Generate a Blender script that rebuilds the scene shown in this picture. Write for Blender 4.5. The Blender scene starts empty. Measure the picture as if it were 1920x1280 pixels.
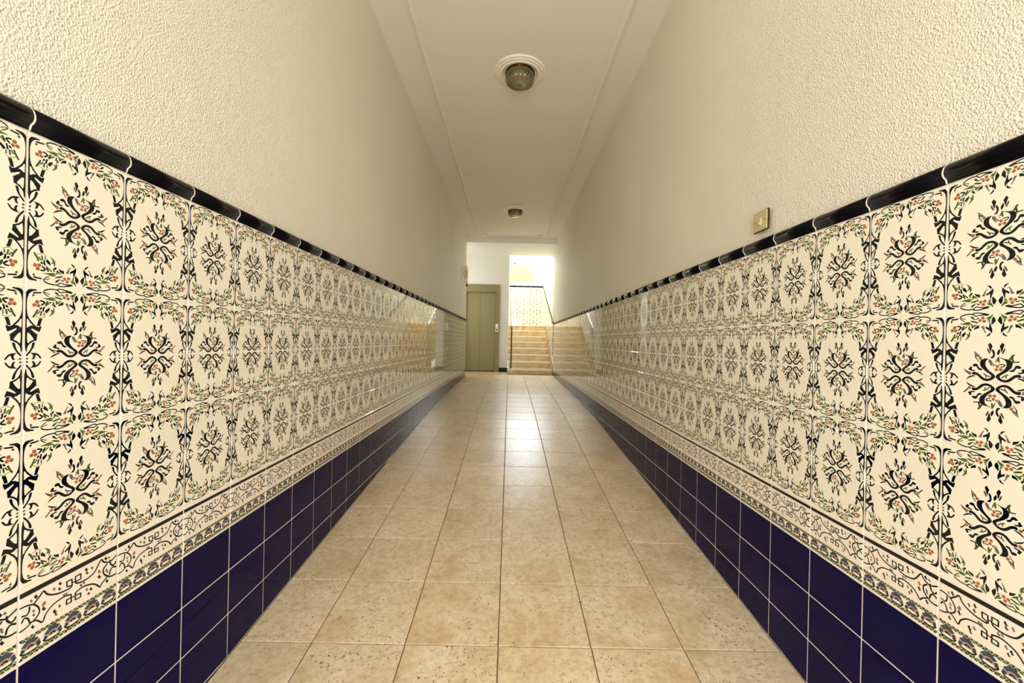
import bpy, bmesh, math, random
import numpy as np
from mathutils import Matrix, Vector, Euler
random.seed(7)
PI = math.pi
D = bpy.data
SC = bpy.context.scene
COL = SC.collection
ZC = 0.77                                   # the lens stands 0.77 m above the level part of the floor

# ------------------------------------------------------------------ camera
cam = D.objects.new('camera', D.cameras.new('camera')); COL.objects.link(cam)
cam.data.sensor_width = 36.0; cam.data.lens = 761.5 / 1920 * 36.0
cam.data.clip_start = 0.02; cam.data.clip_end = 200
_p, _y, _r = -0.0017, 0.0034, 0.0216
cp, sp, cy, sy, cr, sr = math.cos(_p), math.sin(_p), math.cos(_y), math.sin(_y), math.cos(_r), math.sin(_r)
B = Matrix(((1, 0, 0), (0, 0, -1), (0, 1, 0)))
Ry = Matrix(((cy, 0, -sy), (0, 1, 0), (sy, 0, cy)))
Rx = Matrix(((1, 0, 0), (0, cp, sp), (0, -sp, cp)))
Rz = Matrix(((cr, -sr, 0), (sr, cr, 0), (0, 0, 1)))
M = Rz @ Rx @ Ry @ B                         # world -> camera (x right, y down, z forward)
R3 = M.transposed() @ Matrix(((1, 0, 0), (0, -1, 0), (0, 0, -1)))
cam.matrix_world = Matrix.Translation((0, 0, ZC)) @ R3.to_4x4()
SC.camera = cam

# ------------------------------------------------------------------ world, lights, exposure
SC.view_settings.view_transform = 'Standard'; SC.view_settings.look = 'None'
SC.view_settings.gamma = 1.0; SC.view_settings.use_curve_mapping = False
SC.view_settings.exposure = 0.50
SC.cycles.max_bounces = 16; SC.cycles.diffuse_bounces = 10; SC.cycles.glossy_bounces = 6
SC.cycles.transmission_bounces = 8; SC.cycles.sample_clamp_indirect = 6.0
SC.cycles.use_denoising = True

w = D.worlds.new('sky'); SC.world = w; w.use_nodes = True
nt = w.node_tree; nt.nodes.clear()
wo = nt.nodes.new('ShaderNodeOutputWorld'); wb = nt.nodes.new('ShaderNodeBackground')
wb.inputs[0].default_value = (0.86, 0.92, 1.0, 1); wb.inputs[1].default_value = 1.6
nt.links.new(wb.outputs[0], wo.inputs[0])

def area(name, loc, rot, sx, sy_, power, colr, spread=180):
    l = D.lights.new(name, 'AREA'); l.shape = 'RECTANGLE'; l.size = sx; l.size_y = sy_
    l.energy = power; l.color = colr; l.spread = math.radians(spread)
    o = D.objects.new(name, l); COL.objects.link(o); o.location = loc; o.rotation_euler = rot
    return o
# daylight through the glazed street door behind the camera
area('street_door_daylight', (0.02, -1.62, 1.05), (math.radians(90), 0, 0), 1.3, 2.3, 50, (0.98, 0.985, 1.0))
# daylight through the skylight over the stairwell
area('skylight_daylight', (0.45, 11.2, 4.55), (0, 0, 0), 0.95, 2.0, 46, (0.80, 0.90, 1.0))
# daylight through the high window in the back wall of the stairwell
area('high_window_daylight', (0.45, 12.30, 4.05), (math.radians(-78), 0, 0), 0.95, 1.15, 105, (0.74, 0.86, 1.0))
# added fill light, out of view left of the lobby, brightens the far end
area('lobby_fill', (-1.70, 9.15, 1.75), (0, math.radians(-90), 0), 1.5, 0.9, 9, (0.92, 0.96, 1.0))

# ------------------------------------------------------------------ materials
def new_mat(name):
    m = D.materials.new(name); m.use_nodes = True
    n = m.node_tree; b = n.nodes['Principled BSDF']
    return m, n, b
def lin(r, g, b):
    f = lambda c: (c / 255 / 12.92) if c / 255 <= 0.04045 else ((c / 255 + 0.055) / 1.055) ** 2.4
    return (f(r), f(g), f(b), 1)
def simple(name, rgb, rough=0.5, metal=0.0, bump=0.0, bscale=200, spec=0.5):
    m, n, b = new_mat(name)
    b.inputs['Base Color'].default_value = lin(*rgb); b.inputs['Roughness'].default_value = rough
    b.inputs['Metallic'].default_value = metal; b.inputs['Specular IOR Level'].default_value = spec
    tc = n.nodes.new('ShaderNodeTexCoord'); no = n.nodes.new('ShaderNodeTexNoise')
    no.inputs['Scale'].default_value = bscale; no.inputs['Detail'].default_value = 3
    n.links.new(tc.outputs['Object'], no.inputs['Vector'])
    mr = n.nodes.new('ShaderNodeMapRange'); mr.inputs[3].default_value = 0.96; mr.inputs[4].default_value = 1.04
    n.links.new(no.outputs[0], mr.inputs[0])
    mx = n.nodes.new('ShaderNodeMix'); mx.data_type = 'RGBA'; mx.blend_type = 'MULTIPLY'; mx.inputs[0].default_value = 1
    mx.inputs[6].default_value = lin(*rgb); n.links.new(mr.outputs[0], mx.inputs[7]); n.links.new(mx.outputs[2], b.inputs['Base Color'])
    if bump:
        bp = n.nodes.new('ShaderNodeBump'); bp.inputs['Strength'].default_value = bump; bp.inputs['Distance'].default_value = 0.002
        n.links.new(no.outputs[0], bp.inputs['Height']); n.links.new(bp.outputs[0], b.inputs['Normal'])
    return m

def plaster(name, rgb, strength, dist, scale, blotch=0.03):
    m, n, b = new_mat(name)
    b.inputs['Roughness'].default_value = 0.55; b.inputs['Specular IOR Level'].default_value = 0.3
    ge = n.nodes.new('ShaderNodeNewGeometry')
    no = n.nodes.new('ShaderNodeTexNoise'); no.inputs['Scale'].default_value = scale; no.inputs['Detail'].default_value = 2.5; no.inputs['Roughness'].default_value = 0.45; no.inputs['Distortion'].default_value = 0.6
    vo = n.nodes.new('ShaderNodeTexVoronoi'); vo.feature = 'SMOOTH_F1'; vo.inputs['Scale'].default_value = scale * 1.1
    lo = n.nodes.new('ShaderNodeTexNoise'); lo.inputs['Scale'].default_value = 1.3; lo.inputs['Detail'].default_value = 3
    for k in (no, vo, lo): n.links.new(ge.outputs['Position'], k.inputs['Vector'])
    ad = n.nodes.new('ShaderNodeMath'); ad.operation = 'ADD'
    n.links.new(no.outputs[0], ad.inputs[0]); n.links.new(vo.outputs['Distance'], ad.inputs[1])
    bp = n.nodes.new('ShaderNodeBump'); bp.inputs['Strength'].default_value = strength; bp.inputs['Distance'].default_value = dist
    n.links.new(ad.outputs[0], bp.inputs['Height']); n.links.new(bp.outputs[0], b.inputs['Normal'])
    mr = n.nodes.new('ShaderNodeMapRange'); mr.inputs[1].default_value = 0.3; mr.inputs[2].default_value = 0.7
    mr.inputs[3].default_value = 1 - blotch; mr.inputs[4].default_value = 1 + blotch
    n.links.new(lo.outputs[0], mr.inputs[0])
    mx = n.nodes.new('ShaderNodeMix'); mx.data_type = 'RGBA'; mx.blend_type = 'MULTIPLY'; mx.inputs[0].default_value = 1
    mx.inputs[6].default_value = lin(*rgb); n.links.new(mr.outputs[0], mx.inputs[7]); n.links.new(mx.outputs[2], b.inputs['Base Color'])
    return m
M_PLASTER = plaster('textured_cream_plaster', (238, 232, 216), 1.0, 0.0032, 215)
M_SMOOTH = plaster('smooth_white_plaster', (238, 236, 228), 0.15, 0.001, 60, 0.012)
M_CEIL = plaster('painted_ceiling', (232, 227, 214), 0.10, 0.001, 40, 0.015)
M_GROUT_W = simple('wall_grout', (246, 240, 226), 0.85, bump=0.4, bscale=600)
M_GROUT_F = simple('floor_grout', (128, 98, 64), 0.9, bump=0.5, bscale=500)
M_TRIMW = simple('white_moulding_paint', (232, 226, 208), 0.45, bump=0.05)

# ---- glaze print: vector shapes (0..1000 across the tile, 0..1000 down) painted into a pixel array
# every shape: kind (0 polygon, 1 smooth polygon, 2 stroke, 3 disc), colour, mirrored, width in 0.01 mm, then x, y, ...
TILE = [
    [2, 6, 1, 89, 91, 391, 110, 407, 135, 416, 159, 409, 174, 392],
    [1, 0, 1, 0, 89, 43, 73, 45, 42, 46, 23, 57, 9, 86, 4, 126, 5, 207, 5, 342, 7, 431, 20, 436, 32, 431, 19, 378, 12, 297, 12, 207, 18, 153, 30, 105, 55, 71, 73, 61, 93, 53],
    [2, 0, 1, 169, 21, 413, 33, 445, 46, 476, 72, 515],
    [2, 0, 1, 168, 26, 430, 49, 475, 81, 525],
    [2, 0, 1, 156, 8, 403, 9, 475, 10, 565],
    [0, 0, 1, 0, 6, 551, 22, 555, 31, 547, 40, 536, 56, 528, 78, 525, 81, 521, 97, 536, 115, 545, 140, 531, 137, 557, 126, 605, 110, 596, 91, 584, 61, 561, 52, 569, 55, 583, 70, 601, 89, 624, 108, 646, 104, 668, 102, 694, 100, 724, 81, 724, 77, 696, 52, 644, 39, 624, 26, 614, 19, 627, 18, 663, 19, 708, 22, 744, 27, 768, 41, 747, 56, 729, 80, 713, 84, 725, 53, 751, 38, 772, 26, 795, 20, 824, 16, 874, 11, 852, 7, 790, 6, 700, 7, 632],
    [1, 0, 1, 0, 66, 767, 75, 750, 86, 755, 82, 784, 75, 815, 61, 850, 46, 882, 21, 925, 17, 910, 44, 860, 59, 817],
    [0, 0, 1, 0, 53, 885, 71, 889, 90, 890, 106, 896, 121, 910, 136, 937, 147, 966, 133, 959, 122, 934, 109, 918, 91, 913, 94, 929, 88, 951, 79, 969, 65, 969, 74, 951, 77, 926, 70, 902],
    [3, 1, 1, 195, 23, 963],
    [0, 0, 1, 0, 123, 429, 149, 431, 143, 453, 136, 484, 130, 519, 126, 527, 104, 526, 107, 510, 113, 471],
    [0, 0, 1, 0, 62, 89, 74, 79, 105, 77, 129, 72, 139, 78, 132, 85, 105, 91, 68, 97],
    [0, 4, 1, 0, 60, 110, 78, 112, 73, 126, 61, 135],
    [2, 0, 1, 162, 158, 50, 177, 34, 206, 22, 247, 15],
    [2, 0, 1, 134, 257, 17, 279, 20, 291, 6, 320, 4, 354, 10],
    [2, 0, 1, 123, 274, 17, 289, 29, 309, 51, 342, 41, 373, 37],
    [0, 0, 1, 0, 349, 5, 377, 13, 405, 20, 432, 35, 422, 44, 408, 50, 392, 43, 373, 38, 378, 28, 349, 14],
    [0, 0, 1, 0, 471, 69, 484, 96, 490, 124, 484, 138, 471, 160, 458, 178, 454, 162, 456, 133, 457, 103],
    [0, 0, 1, 0, 439, 144, 443, 167, 449, 195, 461, 246, 459, 293, 451, 281, 444, 265, 425, 245, 402, 224, 404, 203, 413, 211, 427, 223, 435, 219, 436, 177],
    [0, 0, 1, 0, 441, 292, 446, 310, 438, 326, 426, 336, 407, 340, 424, 322, 432, 310],
    [0, 0, 1, 0, 291, 243, 302, 216, 318, 197, 341, 184, 340, 200, 339, 223, 317, 228],
    [0, 0, 1, 0, 250, 225, 260, 229, 269, 251, 266, 260, 253, 254],
    [0, 0, 1, 0, 171, 322, 190, 297, 212, 276, 211, 306, 199, 327, 185, 351],
    [2, 0, 1, 226, 131, 190, 154, 194, 165, 209, 156, 226, 142, 242],
    [0, 0, 1, 0, 122, 303, 136, 276, 145, 281, 139, 300, 130, 306],
    [2, 0, 1, 223, 163, 272, 157, 296, 155, 322],
    [0, 0, 1, 0, 445, 432, 457, 454, 467, 480, 458, 512, 455, 556, 446, 536, 439, 494, 430, 462],
    [0, 1, 1, 0, 425, 506, 436, 533, 450, 577, 440, 578, 430, 554, 422, 526],
    [0, 0, 0, 0, 468, 521, 479, 535, 488, 560, 490, 599, 484, 626, 475, 642, 458, 645, 455, 637, 470, 618, 478, 592, 474, 574, 467, 553],
    [0, 0, 0, 0, 532, 519, 534, 556, 525, 588, 514, 599, 511, 578, 511, 560, 522, 531],
    [1, 0, 1, 0, 428, 656, 411, 656, 390, 661, 371, 678, 361, 701, 360, 728, 368, 767, 396, 810, 427, 844, 455, 873, 465, 893, 461, 914, 449, 929, 425, 937, 397, 930, 369, 898, 340, 866, 314, 854, 294, 857, 287, 885, 300, 889, 318, 887, 340, 901, 366, 936, 394, 959, 426, 964, 460, 950, 488, 919, 495, 895, 484, 868, 461, 844, 441, 822, 423, 792, 409, 756, 405, 719, 411, 687],
    [0, 0, 0, 0, 538, 636, 568, 650, 606, 658, 610, 680, 587, 671, 568, 658],
    [1, 0, 1, 0, 289, 757, 309, 736, 329, 738, 340, 762, 347, 782, 360, 795, 379, 808, 368, 819, 348, 813, 337, 791, 324, 767, 306, 771],
    [0, 0, 1, 0, 250, 817, 271, 777, 285, 788, 277, 816, 291, 824, 315, 829, 303, 840, 271, 831],
    [0, 0, 1, 0, 231, 960, 247, 934, 267, 915, 298, 901, 318, 906, 287, 919, 262, 937],
    [2, 2, 0, 91, 304, 561, 332, 590, 356, 632],
    [2, 2, 0, 122, 308, 569, 316, 623, 326, 660, 345, 699],
    [2, 1, 0, 182, 318, 598, 343, 628],
    [2, 1, 0, 167, 318, 598, 316, 644],
    [3, 5, 0, 299, 360, 654],
    [2, 4, 0, 219, 649, 595, 631, 628, 614, 665],
    [2, 4, 0, 266, 636, 612, 640, 653, 647, 689],
    [2, 1, 0, 171, 656, 689, 692, 685],
    [0, 4, 0, 0, 204, 818, 234, 843, 255, 861, 251, 881, 228, 859],
    [3, 5, 0, 264, 263, 881],
    [2, 2, 0, 96, 255, 852, 281, 863],
    [3, 5, 0, 302, 738, 886],
    [2, 1, 0, 179, 790, 817, 771, 840, 755, 869],
    [0, 2, 0, 0, 438, 664, 452, 668, 466, 689, 470, 715, 462, 748, 448, 722, 435, 691],
    [2, 2, 0, 159, 466, 715, 494, 742],
    [2, 2, 0, 101, 460, 744, 480, 751],
    [0, 3, 0, 0, 526, 619, 530, 644, 533, 700, 522, 698, 518, 678, 509, 679, 498, 708, 503, 676, 514, 637],
    [3, 5, 0, 283, 515, 756],
    [3, 5, 0, 284, 506, 802],
    [3, 5, 0, 309, 544, 797],
    [2, 1, 0, 141, 531, 730, 572, 727, 577, 741, 566, 757, 545, 762],
    [2, 1, 0, 148, 396, 866, 414, 888, 450, 904],
    [2, 1, 0, 118, 412, 886, 418, 919],
    [2, 3, 0, 154, 555, 909, 578, 881, 604, 865],
    [2, 3, 0, 138, 589, 879, 591, 907],
    [3, 5, 1, 355, 101, 207],
    [3, 5, 1, 332, 77, 250],
    [3, 5, 1, 315, 113, 256],
    [3, 5, 1, 298, 375, 79],
    [3, 5, 1, 290, 349, 115],
    [3, 5, 1, 306, 387, 126],
    [0, 3, 1, 0, 155, 153, 194, 148, 214, 133, 249, 133, 264, 146, 238, 156, 264, 167, 241, 174, 209, 168],
    [0, 3, 1, 0, 463, 35, 459, 59, 445, 93, 430, 113, 416, 119, 432, 85, 405, 96, 420, 72, 445, 60],
    [0, 4, 1, 0, 442, 116, 437, 135, 426, 139, 430, 124],
    [0, 4, 1, 0, 260, 50, 280, 57, 290, 78, 310, 103, 283, 90, 265, 73],
    [0, 4, 1, 0, 259, 114, 291, 120, 330, 139, 326, 150, 296, 140, 269, 129],
    [0, 3, 1, 0, 270, 197, 289, 183, 320, 170, 306, 191, 287, 212, 280, 219],
    [2, 4, 1, 124, 264, 167, 277, 182, 275, 215],
    [0, 2, 1, 0, 361, 201, 382, 195, 390, 224, 392, 259, 378, 237],
    [2, 2, 1, 119, 386, 252, 404, 290],
    [2, 1, 1, 132, 317, 93, 326, 84, 341, 87],
    [0, 3, 1, 0, 224, 307, 239, 305, 245, 324, 248, 267, 257, 303, 254, 341, 235, 369, 211, 392, 229, 358, 235, 332],
    [2, 4, 1, 228, 104, 317, 88, 365, 70, 407],
    [2, 3, 1, 178, 94, 352, 109, 359, 124, 330],
    [2, 4, 1, 188, 140, 335, 134, 383],
    [2, 2, 1, 161, 165, 346, 163, 381],
    [2, 4, 1, 246, 194, 193, 183, 219, 180, 245],
    [2, 4, 1, 158, 224, 197, 198, 224, 183, 236],
    [2, 1, 1, 181, 249, 198, 242, 234],
    [2, 1, 1, 125, 153, 67, 172, 97, 198, 121],
    [2, 2, 1, 112, 162, 69, 186, 79, 207, 92]]
BORDER = [
    [2, 0, 0, 217, -1, 248, 65, 257, 122, 291, 163, 362, 173, 432, 155, 479, 127, 502],
    [2, 0, 0, 224, 85, 292, 83, 345, 62, 381, 25, 368],
    [2, 0, 0, 221, 23, 448, 39, 410, 66, 425, 84, 473, 91, 507, 148, 528, 202, 600, 231, 519, 291, 449, 371, 423, 407, 423, 440, 430, 475, 447],
    [4, 0, 0, 210, 475, 447, 479, 559, 430, 556, 430, 488, 479, 497],
    [2, 0, 0, 220, 1, 560, 51, 553, 95, 525],
    [4, 0, 0, 210, 483, 321, 433, 298, 428, 224, 481, 227, 485, 323],
    [2, 0, 0, 252, 485, 323, 467, 342, 444, 344, 352, 327, 281, 288, 238, 241, 208, 180, 171, 225, 126, 279],
    [4, 0, 0, 212, 520, 293, 574, 293, 574, 217, 517, 217, 518, 294],
    [2, 0, 0, 254, 518, 294, 534, 327, 598, 348, 669, 339, 730, 301, 799, 173, 831, 224, 881, 266, 920, 272, 989, 226],
    [4, 0, 0, 168, 489, 283, 518, 285],
    [4, 0, 0, 169, 481, 497, 521, 502],
    [4, 0, 0, 213, 520, 459, 521, 564, 577, 566, 577, 509, 521, 500],
    [2, 0, 0, 255, 520, 459, 579, 435, 639, 443, 711, 481, 758, 534, 793, 589, 822, 545, 871, 506],
    [2, 0, 0, 282, 909, 256, 915, 311, 943, 360, 972, 351, 981, 328],
    [2, 0, 0, 280, 870, 290, 832, 339, 838, 421, 894, 502, 944, 528, 996, 525],
    [2, 0, 0, 289, 982, 412, 944, 389, 916, 420, 905, 477],
    [0, 0, 0, 0, 124, 191, 140, 167, 149, 200, 161, 210, 150, 217, 143, 230],
    [0, 2, 0, 0, 89, 217, 100, 200, 106, 223, 114, 230, 107, 236, 102, 244],
    [0, 5, 0, 0, 203, 344, 216, 324, 223, 352, 234, 361, 225, 367, 219, 377],
    [0, 5, 0, 0, 194, 364, 204, 350, 209, 370, 216, 376, 210, 380, 206, 388],
    [0, 0, 0, 0, 196, 416, 212, 392, 221, 427, 233, 437, 223, 444, 216, 457],
    [0, 0, 0, 0, 349, 189, 363, 168, 371, 197, 383, 205, 373, 212, 367, 223],
    [0, 2, 0, 0, 293, 223, 306, 203, 313, 230, 323, 238, 315, 244, 309, 254],
    [0, 1, 0, 0, 344, 262, 358, 241, 366, 270, 377, 279, 367, 285, 361, 296],
    [0, 2, 0, 0, 110, 371, 121, 355, 127, 378, 136, 385, 128, 390, 124, 399],
    [0, 2, 0, 0, 112, 426, 123, 409, 129, 433, 138, 440, 130, 445, 125, 454],
    [0, 0, 0, 0, 298, 546, 314, 522, 324, 557, 337, 568, 326, 575, 318, 588],
    [0, 2, 0, 0, 348, 510, 361, 492, 368, 519, 379, 527, 370, 533, 364, 543],
    [0, 1, 0, 0, 316, 599, 328, 582, 334, 607, 344, 615, 336, 620, 330, 629],
    [0, 2, 0, 0, 392, 391, 406, 372, 413, 399, 424, 407, 415, 413, 409, 423],
    [0, 2, 0, 0, 419, 391, 429, 377, 435, 398, 443, 404, 436, 409, 432, 416],
    [0, 2, 0, 0, 562, 384, 577, 364, 585, 392, 596, 401, 587, 407, 580, 417],
    [0, 2, 0, 0, 596, 376, 609, 359, 616, 383, 625, 390, 617, 395, 612, 404],
    [0, 0, 0, 0, 618, 192, 633, 169, 642, 200, 655, 209, 644, 215, 637, 227],
    [0, 2, 0, 0, 683, 213, 697, 194, 705, 221, 716, 228, 707, 234, 700, 244],
    [0, 1, 0, 0, 626, 248, 641, 228, 649, 256, 661, 264, 651, 271, 644, 281],
    [0, 5, 0, 0, 765, 335, 781, 313, 791, 344, 804, 354, 793, 360, 786, 372],
    [0, 0, 0, 0, 764, 415, 782, 391, 792, 425, 806, 435, 794, 442, 786, 455],
    [0, 0, 0, 0, 839, 182, 857, 159, 866, 191, 880, 200, 868, 207, 861, 220],
    [0, 2, 0, 0, 884, 195, 896, 178, 903, 201, 913, 208, 905, 213, 899, 221],
    [0, 0, 0, 0, 858, 553, 875, 531, 885, 563, 899, 573, 887, 580, 879, 591],
    [0, 0, 0, 0, 673, 531, 688, 511, 697, 540, 709, 549, 699, 555, 692, 565],
    [0, 2, 0, 0, 629, 503, 642, 485, 650, 511, 661, 519, 652, 525, 646, 534],
    [0, 1, 0, 0, 650, 581, 663, 563, 671, 589, 682, 598, 673, 603, 666, 613],
    [0, 2, 0, 0, 854, 378, 869, 359, 877, 386, 889, 395, 879, 400, 873, 411],
    [0, 2, 0, 0, 864, 413, 875, 399, 881, 419, 890, 426, 883, 430, 878, 438],
    [0, 0, 0, 0, 102, 580, 115, 560, 123, 589, 134, 599, 125, 605, 119, 615]]
import numpy as np
# colours: 0 black, 1 brown-black, 2 grey, 3 green, 4 dark green, 5 orange, 6 pale green, 7 slate blue, 8 rose
PAL=[(6,12,24),(72,60,48),(104,96,98),(76,104,46),(50,66,30),(158,98,66),(150,158,110),(58,66,92),(168,132,120)]
def catmull(P,n=6):
    P=np.array(P,float);N=len(P);o=[]
    for i in range(N):
        a,b,c,d=P[i-1],P[i],P[(i+1)%N],P[(i+2)%N]
        for t in np.linspace(0,1,n,endpoint=False):
            o.append(.5*((2*b)+(-a+c)*t+(2*a-5*b+4*c-d)*t*t+(-a+3*b-3*c+d)*t**3))
    return np.array(o)
def catopen(P,n=6):
    P=np.array(P,float)
    if len(P)<3:return P
    Q=np.vstack([2*P[0]-P[1],P,2*P[-1]-P[-2]]);o=[]
    for i in range(1,len(Q)-2):
        a,b,c,d=Q[i-1:i+3]
        for t in np.linspace(0,1,n,endpoint=False):
            o.append(.5*((2*b)+(-a+c)*t+(2*a-5*b+4*c-d)*t*t+(-a+3*b-3*c+d)*t**3))
    o.append(P[-1]);return np.array(o)
def sdseg(X,Y,P,closed):
    d=np.full(X.shape,1e9);n=len(P)
    for i in range(n if closed else n-1):
        a=P[i];b=P[(i+1)%n];e=b-a;L=(e@e)+1e-9
        t=np.clip(((X-a[0])*e[0]+(Y-a[1])*e[1])/L,0,1)
        d=np.minimum(d,(X-a[0]-t*e[0])**2+(Y-a[1]-t*e[1])**2)
    return np.sqrt(d)
def inside(X,Y,P):
    r=np.zeros(X.shape,bool);n=len(P)
    for i in range(n):
        x0,y0=P[i];x1,y1=P[(i+1)%n]
        if y0==y1: continue
        r^=((y0>Y)!=(y1>Y))&(X<(x1-x0)*(Y-y0)/(y1-y0)+x0)
    return r
def draw(shapes_in,W=1024,H=768,vs=1.0,vo=0.0,base=(236,219,190),halo=(250,244,222),hw=0.6,fat=0.38):
    s=W/200.  # px per mm
    shapes=[]
    for sh in shapes_in:
        k,c,f,w=sh[:4]; w=w*.01
        P=np.array(sh[4:],float).reshape(-1,2)*[.2,.15]  # mm
        P[:,1]=P[:,1]*vs+vo
        for mir in ((0,1) if f else (0,)):
            Q=P.copy()
            if mir: Q[:,0]=200-Q[:,0]
            shapes.append((k,c,Q,w))
    col=np.ones((H,W,3),np.float32)*np.array(base,np.float32)
    for ph in (0,1):
        for k,c,Q,w in shapes:
            if k==1:Q=catmull(Q,5)
            if k==2:Q=catopen(Q)
            fatk=fat*1.3 if c==0 else fat
            pad=w+2 if k>=2 else 2
            x0=max(int((Q[:,0].min()-pad)*s),0);x1=min(int((Q[:,0].max()+pad)*s)+2,W);y0=max(int((Q[:,1].min()-pad)*s),0);y1=min(int((Q[:,1].max()+pad)*s)+2,H)
            if x1<=x0 or y1<=y0: continue
            X,Y=np.meshgrid((np.arange(x0,x1)+.5)/s,(np.arange(y0,y1)+.5)/s)
            if k==3: d=np.hypot(X-Q[0,0],Y-Q[0,1])-w
            elif k in (2,4):
                d=sdseg(X,Y,Q,False)-w/2-fatk
            else:
                d=sdseg(X,Y,Q,True);d=np.where(inside(X,Y,Q),-d,d)-fatk
            if ph==0:
                if c==6: continue
                m=np.clip(.5-(d-hw)*s,0,1);rgb={5:(226,170,132),0:halo}.get(c,(214,214,178))
                if c in (1,2): rgb=(238,226,200)
            else: m=np.clip(.5-d*s,0,1);rgb=PAL[c]
            m=m[...,None];col[y0:y1,x0:x1]=col[y0:y1,x0:x1]*(1-m)+m*np.array(rgb,np.float32)
    return col

def shell_band():
    """black rule, rows of small green triangles and five shells, as shapes like the ones above (mm turned into 0..1000)"""
    o = []
    def add(kind, colr, width, pts): o.append([kind, colr, 0, width] + [v for x, y in pts for v in (x / .2, y / .15)])
    add(0, 0, 0, [(-2, 9.4), (202, 9.4), (202, 18.6), (-2, 18.6)])
    for i in range(22):
        x = i * 9.1
        for (yy, s_) in ((106.5, 1), (140.5, -1)):
            add(0, 4 if i % 3 else 0, 0, [(x + 0.6, yy - 3.4 * s_), (x + 7.2, yy - 3.4 * s_), (x + 3.9, yy + 2.0 * s_)])
            add(0, 3 if i % 3 else 4, 0, [(x + 5.1, yy + 3.4 * s_), (x + 11.7, yy + 3.4 * s_), (x + 8.4, yy - 2.0 * s_)])
    def sect(cx, cyy, r0, r1, a0, a1, ky=0.86, n=5):
        P = []
        for k in range(n + 1):
            a = math.radians(a0 + (a1 - a0) * k / n); P.append((cx + r1 * math.cos(a), cyy - r1 * math.sin(a) * ky))
        for k in range(n + 1):
            a = math.radians(a1 + (a0 - a1) * k / n); P.append((cx + r0 * math.cos(a), cyy - r0 * math.sin(a) * ky))
        return P
    for i in range(5):
        cx, cb = 20 + 40 * i, 128
        for a0, a1, r1 in ((-14, 30, 17.0), (40, 66, 18.0), (68, 118, 19.5), (122, 150, 18.0), (160, 194, 16.5)):
            add(0, 7, 0, sect(cx, cb, 10.2, r1, a0, a1, ky=0.95))
        for a0, a1 in ((0, 40), (46, 88), (94, 134), (140, 180)):
            add(0, 8, 0, sect(cx, cb, 6.8, 9.0, a0, a1, ky=0.95))
        add(0, 0, 0, sect(cx, cb, 3.0, 5.8, 4, 176, ky=0.95, n=8))
        add(0, 8, 0, sect(cx, cb, 0, 2.2, 0, 180))
        add(2, 0, 230, [(cx - 17, cb + 1.5), (cx - 12, cb + 6.6), (cx, cb + 8.2), (cx + 12, cb + 6.6), (cx + 17, cb + 1.5)])
    return o

def print_mat(name, arr, rough=0.035):
    h, wd = arr.shape[:2]
    arr = np.clip(arr, 0, 255) / 255
    im = D.images.new(name, wd, h, alpha=False)
    px = np.ones((h, wd, 4), np.float32); px[..., :3] = arr[::-1]
    im.pixels.foreach_set(px.ravel()); im.update(); im.pack()
    m, n, b = new_mat(name)
    t = n.nodes.new('ShaderNodeTexImage'); t.image = im; t.extension = 'EXTEND'
    uvn = n.nodes.new('ShaderNodeUVMap'); uvn.uv_map = 'UVMap'
    n.links.new(uvn.outputs[0], t.inputs[0]); n.links.new(t.outputs[0], b.inputs['Base Color'])
    glaze(n, b, rough)
    return m
def glaze(n, b, rough, wav=0.04, ior=1.5):
    b.inputs['Roughness'].default_value = rough
    b.inputs['Specular IOR Level'].default_value = 0.5; b.inputs['IOR'].default_value = ior
    ge = n.nodes.new('ShaderNodeNewGeometry'); no = n.nodes.new('ShaderNodeTexNoise')
    no.inputs['Scale'].default_value = 14; no.inputs['Detail'].default_value = 1.5
    n.links.new(ge.outputs['Position'], no.inputs['Vector'])
    bp = n.nodes.new('ShaderNodeBump'); bp.inputs['Strength'].default_value = wav; bp.inputs['Distance'].default_value = 0.004
    n.links.new(no.outputs[0], bp.inputs['Height']); n.links.new(bp.outputs[0], b.inputs['Normal'])
tile_px = draw(TILE, vs=1.008, vo=1.8, base=(242, 236, 218))
W_ = tile_px.shape[1]
e_ = np.minimum(np.arange(W_), W_ - 1 - np.arange(W_)) * 200. / W_
k_ = np.clip(1 - e_ / 1.0, 0, 1)[None, :, None]
tile_px = tile_px * (1 - k_) + k_ * np.array((250, 244, 224))
r_ = np.minimum(np.arange(768), 767 - np.arange(768)) * 150. / 768
kr_ = np.clip(1.6 - r_ / 0.45, 0, 1)[:, None, None]
tile_px = tile_px * (1 - kr_) + kr_ * np.array((206, 180, 140))
border_px = draw(shell_band() + BORDER, base=(244, 233, 219))
M_TILE = print_mat('floral_glaze_print', tile_px)
M_BORDER = print_mat('scroll_border_glaze_print', border_px)
M_BLUE, n, b = new_mat('cobalt_blue_glaze'); b.inputs['Base Color'].default_value = (0.0006, 0.0006, 0.044, 1); glaze(n, b, 0.04, ior=1.22)
M_BLACK, n, b = new_mat('black_glaze'); b.inputs['Base Color'].default_value = (0.0015, 0.0015, 0.003, 1); glaze(n, b, 0.22, ior=1.2)

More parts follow.
